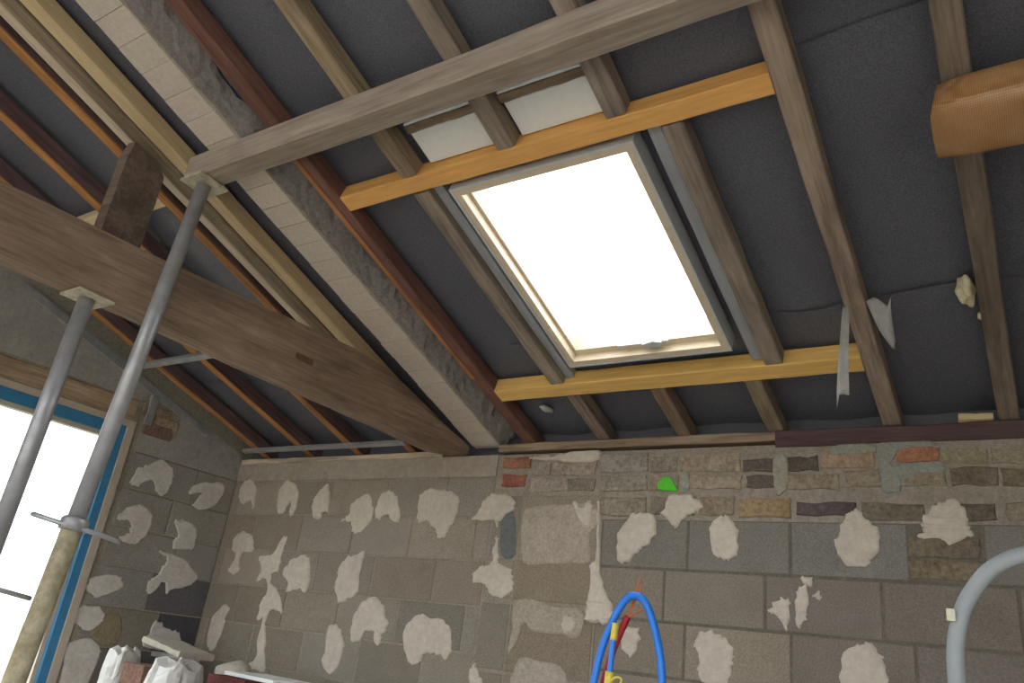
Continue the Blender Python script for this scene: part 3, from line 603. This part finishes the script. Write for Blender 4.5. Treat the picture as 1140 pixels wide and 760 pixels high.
tag(tb, 'massive old hewn tie beam running from the left edge to the eaves wall', 'beam')
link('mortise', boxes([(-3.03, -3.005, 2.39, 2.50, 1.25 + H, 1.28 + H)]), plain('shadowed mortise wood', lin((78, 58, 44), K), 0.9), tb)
post = link('post', loft([[(x, y, z) for x, y in ((-3.292, 1.395), (-3.226, 1.40), (-3.226, 1.585), (-3.292, 1.58))] for z in (1.19 + H, 1.5 + H, 1.86 + H)] + [[(-3.288, 1.41, 1.955 + H), (-3.245, 1.42, 1.955 + H), (-3.245, 1.56, 1.91 + H), (-3.288, 1.57, 1.91 + H)]]), wood_mat('post timber', 0.9), None, Matrix.Identity(4), lin((88, 76, 68), K))
tag(post, 'stout dark brown post rising from behind the tie beam to the rafters', 'post')

# wall plates
def plate(x0, x1, z0, z1, y, dep, col, label, seed):
    o = link('wall_plate', timber(x1 - x0, dep, z1 - z0, 0.006, 0.003, 16, seed), WOOD, None, axm((x0, y, z0)), lin(col, K)); return tag(o, label, 'wall plate')
plate(XL, -3.14, 1.131 + H, 1.171 + H, D - 0.004, 0.1, (156, 142, 126), 'thin pale wall plate on the left part of the eaves wall', 1)
plate(-2.705, -1.048, 1.150 + H, 1.197 + H, D - 0.012, 0.11, (120, 104, 88), 'brown wall plate in the middle, above the plastered bricks', 2)
plate(-1.046, 2.5, 1.118 + H, 1.197 + H, D - 0.016, 0.12, (72, 56, 56), 'dark purple-brown wall plate on the right part of the wall', 3)

# ------------------------------------------------------------------ steel props and metal profiles
def prop(base, top, label, collar):
    b, t = Vector(base), Vector(top); d = (t - b); L = d.length; q = d.to_track_quat('Z', 'Y').to_matrix().to_4x4(); mw = Matrix.Translation(b) @ q
    e = empty('steel_prop', mw); tag(e, label, 'prop', 'adjustable steel props')
    link('base_plate', boxes([(-0.07, 0.07, -0.07, 0.07, 0.0, 0.008)]), GALV, e, mw)
    link('outer_tube', lathe([(0.038, 0.008), (0.038, collar)], 20), CEMENTED, e, mw, lin((140, 134, 112), K))
    link('inner_tube', lathe([(0.032, collar), (0.032, L - 0.008)], 24), GALV, e, mw)
    c = link('collar', lathe([(0.038, collar - 0.05), (0.05, collar - 0.048), (0.05, collar - 0.01), (0.04, collar)], 20), GALV, e, mw)
    link('collar_handle', tube([mw.inverted() @ (mw @ Vector((0, 0, collar - 0.03)) + Vector(o)) for o in ((-0.10, -0.11, 0.02), (0.0, -0.055, 0.0), (0.055, 0.05, -0.015), (0.06, 0.16, -0.03))], 0.009, 8, 4), GALV, c, mw)
    link('head_plate', boxes([(-0.02, 0.09, -0.075, 0.075, L - 0.008, L)] if False else [(-0.075, 0.075, -0.075, 0.075, L - 0.010, L)]), CEMENTED, e, mw, lin((150, 144, 128), K))
zpb = zroof(PYN) - 0.118
prop((-2.985, 1.47, 0.0), (-2.985, PYN + 0.06, zpb - 0.009), 'long grey steel prop carrying the left end of the grey purlin', 0.29 + H)
prop((-3.13, 1.36, 0.0), (-3.13, 1.40, 1.143 + H), 'shorter steel prop under the hewn tie beam at the left picture edge', 0.05 + H)
def channel(name, p0, p1, w, h, label, updir=(0, 0, 1), t=0.0025):
    p0, p1 = Vector(p0), Vector(p1); x = (p1 - p0).normalized(); z = Vector(updir); y = z.cross(x).normalized(); z = x.cross(y); L = (p1 - p0).length
    mw = Matrix(((x.x, y.x, z.x, p0.x), (x.y, y.y, z.y, p0.y), (x.z, y.z, z.z, p0.z), (0, 0, 0, 1)))
    prof = [(0, 0), (w, 0), (w, h), (w - t, h), (w - t, t), (t, t), (t, h), (0, h)]
    return tag(link(name, loft([[(q, a, b) for a, b in prof] for q in (0, L)]), GALV, None, mw), label, 'metal profile')
nrm = (0, sT, cT)
channel('metal_rail', roofp(-5.02, 0.105, -0.032), roofp(-3.40, 0.105, -0.032), 0.035, 0.022, 'long thin grey metal rail under the rafter ends above the left wall', nrm)
channel('metal_rail', roofp(-4.99, 1.15, -0.034), roofp(-4.20, 1.15, -0.034), 0.045, 0.024, 'short grey metal rail crossing two rafters near the window', nrm)
tr = channel('wall_track', (XL + 0.026, 1.9, zroof(1.9) - 0.035), (XL + 0.026, 3.45, zroof(3.45) - 0.035), 0.05, 0.024, 'grey metal track following the roof slope on the gable wall', (-1, 0, 0))
channel('wall_track', (XL + 0.026, 2.93, 1.19 + H), (XL + 0.026, 2.93, 1.40 + H), 0.05, 0.024, 'short upright grey metal track above the window corner', (-1, 0, 0))

# ------------------------------------------------------------------ wrapped timber at the right edge
def wrapped():
    rings = []; n = 20
    for i in range(17):
        x = 1.3 * i / 16; k = 1.0 if i else 0.93; ring = []
        for a in range(n):
            t = 2 * math.pi * a / n; c, s = math.cos(t), math.sin(t); e = 0.42
            ring.append((x + (0.02 * s if i == 0 else 0), k * 0.105 * math.copysign(abs(c) ** e, c) + 0.002 * math.sin(9 * x + a), k * 0.085 * math.copysign(abs(s) ** e, s) + 0.002 * math.sin(11 * x + 2 * a)))
        rings.append(ring)
    return loft(rings, True, True)
pw = roofp(-0.118, 1.655, -0.087)
wr_o = link('wrapped_timber', wrapped(), WRAP, None, Matrix(((1, 0, 0, pw.x), (0, cT, sT, pw.y), (0, -sT, cT, pw.z), (0, 0, 0, 1))))
tag(wr_o, 'orange-brown timber end wrapped in glossy woven film at the right picture edge', 'wrapped beam')

# ------------------------------------------------------------------ scraps on the roof and wall
def sheet(rows, thick, mat, name, label, cat):
    n = len(rows[0]); V, F = [], []
    for r in rows: V += [Vector(p) for p in r]
    m = len(rows); k = m * n
    V += [p + Vector((0.0, thick, 0.0)) for p in V]
    for i in range(m - 1):
        for j in range(n - 1):
            a = i * n + j; F += [(a, a + 1, a + n + 1, a + n), (k + a, k + a + n, k + a + n + 1, k + a + 1)]
    rim = [(0, j) for j in range(n)] + [(i, n - 1) for i in range(1, m)] + [(m - 1, j) for j in range(n - 2, -1, -1)] + [(i, 0) for i in range(m - 2, 0, -1)]
    rim = [i * n + j for i, j in rim]
    for a, b in zip(rim, rim[1:] + rim[:1]): F.append((a, b, b + k, a + k))
    return tag(link(name, mesh(V, F, True), mat), label, cat)
top = roofp(-0.60, 0.80, 0.0)
rows = []
for i in range(13):
    t = i / 12; w = 0.026 + 0.022 * t; z = top.z - 0.006 - 0.38 * t; y = top.y - 0.045 - 0.03 * math.sin(2.2 * t)
    zz = [0.0, 0.0, 0.0, 0.0, 0.0] if i < 12 else [-0.05, 0.0, 0.006, 0.0, -0.004]
    rows.append([(-0.548 - w * 0.5 + w * j / 4 - 0.02 * t, y + 0.008 * math.sin(j * 2.1 + 3 * t), z + zz[j]) for j in range(5)])
sheet(rows, 0.0012, PLASTIC, 'plastic_strip', 'long torn strip of milky plastic hanging left of the straight grey rafter', 'plastic scrap')
b0 = roofp(-0.47, 0.80, -0.002); rows = []
for i in range(9):
    t = i / 8; w = 0.085 * (1 - t) ** 0.6 + 0.012
    rows.append([(b0.x - 0.006 + 0.085 * t ** 1.5 + w * j / 4 * (1 - 0.3 * t), b0.y - 0.03 + 0.018 * math.sin(2.6 * j + 7 * t), b0.z + 0.012 - 0.21 * t + 0.022 * math.sin(5 * t + 1.7 * j) * (1 - t)) for j in range(5)])
sheet(rows, 0.0012, PLASTIC, 'plastic_flap', 'small crumpled plastic flap on the right side of the straight grey rafter', 'plastic scrap')
def blob(name, p, s, mat, label, cat, seed, sub=2, amp=0.25, parent=None):
    bm = bmesh.new(); bmesh.ops.create_icosphere(bm, subdivisions=sub, radius=1.0); r = random.Random(seed); ph = [r.uniform(0, 6) for _ in range(6)]
    for vtx in bm.verts:
        c = vtx.co; k = 1 + amp * (math.sin(3 * c.x + ph[0]) * math.sin(4 * c.y + ph[1]) + 0.5 * math.sin(7 * c.z + ph[2] + 3 * c.x)); vtx.co = Vector((c.x * s[0], c.y * s[1], c.z * s[2])) * k
    me = bpy.data.meshes.new('m'); bm.to_mesh(me); bm.free(); me.polygons.foreach_set('use_smooth', [True] * len(me.polygons))
    return tag(link(name, me, mat, parent, Matrix.Translation(Vector(p))), label, cat)
blob('foam_blob', roofp(-0.135, 0.77, 0.05), (0.030, 0.06, 0.055), FOAM, 'pale yellow foam blob beside the rafter at the right picture edge', 'foam', 1, 3)
blob('foam_crumb', roofp(-0.10, 0.63, 0.04), (0.014, 0.02, 0.018), FOAM, 'tiny pale foam crumb below the foam blob at the right edge', 'foam', 2, 1)
blob('plaster_splash', roofp(-2.30, 0.20, 0.082), (0.03, 0.06, 0.012), DAB, 'small white plaster splash on black felt below the lower trimmer', 'plaster', 3).color = lin((150, 150, 148), K)
off = link('pine_offcut', timber(0.13, 0.05, 0.028, 0.004, 0.002, 6, 3), PINE, None, axm((-0.245, D - 0.05, 1.1985 + H), 0.12), lin((160, 146, 112), K)); tag(off, 'pale pine offcut lying on the dark wall plate at the right edge', 'wood offcut')
gt = link('green_tape', relief([(-1.655, 2.412), (-1.575, 2.402), (-1.545, 2.405), (-1.58, 2.462), (-1.615, 2.478), (-1.65, 2.455)], 0.0125, 0.002, onback, 2, 0.002, 7), GREEN); tag(gt, 'bright green scrap of tape stuck on the bricks', 'tape scrap')

# ------------------------------------------------------------------ conduits standing up from the floor
def P(x, y, z): return (x, y, z + H)
cd = tag(empty('conduit_loop', axm((-1.2, 2.6, 0))), 'bright blue corrugated conduit bent into a tall loop in front of the wall', 'conduit')
link('hose', tube([P(-1.42, 2.6, -1.5), P(-1.40, 2.6, -0.9), P(-1.36, 2.6, -0.30), P(-1.325, 2.6, 0.0), P(-1.285, 2.6, 0.14), P(-1.235, 2.6, 0.232), P(-1.195, 2.6, 0.252), P(-1.155, 2.6, 0.228), P(-1.115, 2.6, 0.14), P(-1.085, 2.6, 0.0), P(-1.07, 2.6, -0.30), P(-1.06, 2.6, -0.9), P(-1.05, 2.6, -1.5)], 0.0125, 12, 26, 0.0016), BLUE_HOSE, cd)
cr2 = tag(empty('red_conduit', axm((-1.3, 2.64, 0))), 'red conduit with bare orange wires sticking out behind the blue loop', 'conduit')
link('hose', tube([P(-1.39, 2.64, -1.5), P(-1.37, 2.64, -0.7), P(-1.33, 2.64, -0.15), P(-1.30, 2.64, 0.02), P(-1.262, 2.64, 0.13), P(-1.238, 2.64, 0.185)], 0.0115, 10, 24, 0.0014), RED_HOSE, cr2)
for i, (dx, dz) in enumerate(((0.0, 0.14), (0.012, 0.12), (-0.008, 0.10), (0.03, 0.04))):
    link('wire', tube([P(-1.238, 2.64, 0.18), P(-1.222 + dx * 0.4, 2.645, 0.18 + dz * 0.45), P(-1.205 + dx, 2.645 + 0.004 * i, 0.18 + dz)], 0.0022, 6, 4), COPPER, cr2)
cb = tag(empty('blue_conduit', axm((-1.26, 2.57, 0))), 'short blue conduit end bound with yellow tape inside the blue loop', 'conduit')
link('hose', tube([P(-1.30, 2.57, -1.5), P(-1.28, 2.57, -0.7), P(-1.262, 2.57, -0.1), P(-1.257, 2.57, 0.03), P(-1.254, 2.57, 0.125)], 0.0095, 10, 22, 0.0012), BLUE_HOSE, cb)
link('tape_band', tube([P(-1.2535, 2.57, 0.10), P(-1.251, 2.57, 0.13), P(-1.2495, 2.57, 0.155)], 0.0125, 10, 4), YELLOW_TAPE, cb)
link('tape_band', tube([P(-1.2625, 2.57, -0.11), P(-1.2605, 2.57, -0.06), P(-1.2585, 2.57, 0.0)], 0.0165, 10, 4), YELLOW_TAPE, cb)
link('tape_tail', tube([P(-1.25, 2.56, -0.03), P(-1.225, 2.55, -0.015), P(-1.205, 2.55, -0.02), P(-1.215, 2.55, -0.045)], 0.004, 6, 4), YELLOW_TAPE, cb)
cg = tag(empty('grey_conduit', axm((-0.2, 2.2, 0))), 'thick pale grey conduit arching at the right picture edge', 'conduit')
link('hose', tube([P(-0.26, 2.2, -1.5), P(-0.245, 2.2, -0.9), P(-0.215, 2.2, -0.3), P(-0.200, 2.2, 0.0), P(-0.198, 2.2, 0.12), P(-0.185, 2.2, 0.20), P(-0.155, 2.2, 0.27), P(-0.10, 2.2, 0.335), P(-0.02, 2.2, 0.37), P(0.08, 2.2, 0.36), P(0.17, 2.2, 0.27), P(0.22, 2.2, 0.1), P(0.25, 2.2, -0.4), P(0.27, 2.2, -1.5)], 0.0185, 14, 22, 0.0014), GREY_HOSE, cg)
link('clip', boxes([(-0.206, -0.188, 2.17, 2.22, 0.205 + H, 0.232 + H)]), plain('ivory clip', lin((170, 170, 150), 1.6), 0.5), cg)

# ------------------------------------------------------------------ building materials in the left corner
te = tag(empty('trestle', axm((-4.1, 3.1, 0))), 'site trestle carrying bricks and sacks in the left corner', 'trestle')
link('worktop', boxes([(-4.75, -3.2, 2.82, 3.4, 0.93, 0.97)]), PINE, te, col=lin((140, 120, 90), K))
for x in (-4.65, -3.35):
    for y in (2.88, 3.33): link('leg', boxes([(x - 0.035, x + 0.035, y - 0.035, y + 0.035, 0.0, 0.93)]), PINE, te, col=lin((140, 120, 90), K))
for i, (x, y, lab) in enumerate(((-4.375, 3.02, 'terracotta brick showing between the two white film bags'), (-3.60, 3.05, 'dark red terracotta brick under the white board'))):
    o = link('terracotta_brick', boxes([(x - 0.10 - 0.05 * i, x + 0.10 + 0.05 * i, y - 0.14, y + 0.14, 0.972, 1.215 + 0.02 * i)]), BRICK, None, Matrix.Identity(4), lin((104, 80, 70) if i < 1 else (78, 44, 42), K))
    tag(o, lab, 'brick', 'terracotta bricks in the corner')
def bag(name, x0, x1, y0, y1, z0, z1, seed, label):
    r = random.Random(seed); n, m = 28, 14; rings = []
    for i in range(m + 1):
        t = i / m; z = z0 + (z1 - z0) * t; k = (1.0 - 0.25 * t ** 3) if i < m else 0.45; ring = []
        for a in range(n):
            th = 2 * math.pi * a / n; c, s = math.cos(th), math.sin(th)
            f = k * (1 + 0.045 * math.sin(5 * th + 3 * t + seed) + 0.04 * math.sin(9 * th - 6 * t) * t + r.uniform(-0.025, 0.025))
            ring.append(((x0 + x1) / 2 + (x1 - x0) / 2 * f * math.copysign(abs(c) ** 0.6, c), (y0 + y1) / 2 + (y1 - y0) / 2 * f * math.copysign(abs(s) ** 0.6, s), z + 0.018 * t * math.sin(4 * th + seed) + r.uniform(-0.006, 0.006) * t))
        rings.append(ring)
    return tag(link(name, loft(rings), FILM), label, 'film bag', 'white film bags in the corner')
bag('film_bag', -4.70, -4.50, 2.86, 3.04, 0.971, 1.28, 3, 'white crumpled film bag with a drooping mouth, left of the two')
bag('film_bag', -4.23, -3.88, 2.83, 3.05, 0.971, 1.265, 5, 'crinkled shiny white film bag under the plaster slab, right of the two')
sl = link('plaster_slab', timber(0.42, 0.24, 0.035, 0.006, 0.004, 8, 6), DAB, None, Matrix.Translation((-4.60, 3.03, 1.325)) @ Matrix.Rotation(0.12, 4, 'Y') @ Matrix.Rotation(-0.05, 4, 'Z'), lin((138, 133, 122), K)); tag(sl, 'dusty pale slab offcut lying across the film bags', 'slab')
blob('plaster_heap', (-3.88, 3.18, 1.21), (0.12, 0.10, 0.09), DAB, 'low heap of pale plaster beside the white board', 'plaster', 8, 3, 0.12).color = lin((138, 134, 124), K)
wbd = link('white_board', boxes([(0, 0.46, 0, 0.26, 0, 0.018)]), WHITE_BOARD, None, axm((-3.74, 3.0, 1.238), -0.12)); tag(wbd, 'flat white board lying on the dark red brick', 'board')
for i, (x, w, c, lab) in enumerate(((-5.06, 0.2, (74, 66, 62), 'wide dark brown plank standing upright below the window corner'), (-4.85, 0.05, (130, 84, 54), 'narrow orange-brown plank standing beside the dark plank'), (-4.79, 0.1, (62, 54, 54), 'narrow dark plank standing beside the orange-brown one'))):
    o = link('plank', timber(1.225, 0.03, w, 0.003, 0.001, 6, 80 + i), WOOD, None, Matrix.Translation((x, 3.45, 0.0)) @ Matrix(((0, 0, 1, 0), (0, 1, 0, 0), (1, 0, 0, 0), (0, 0, 0, 1))), lin(c, K)); tag(o, lab, 'plank', 'planks standing in the corner')
channel('metal_rail', (-5.08, 3.445, 1.2265), (-4.62, 3.445, 1.2265), 0.045, 0.03, 'grey metal rail lying on the upright planks in the corner')
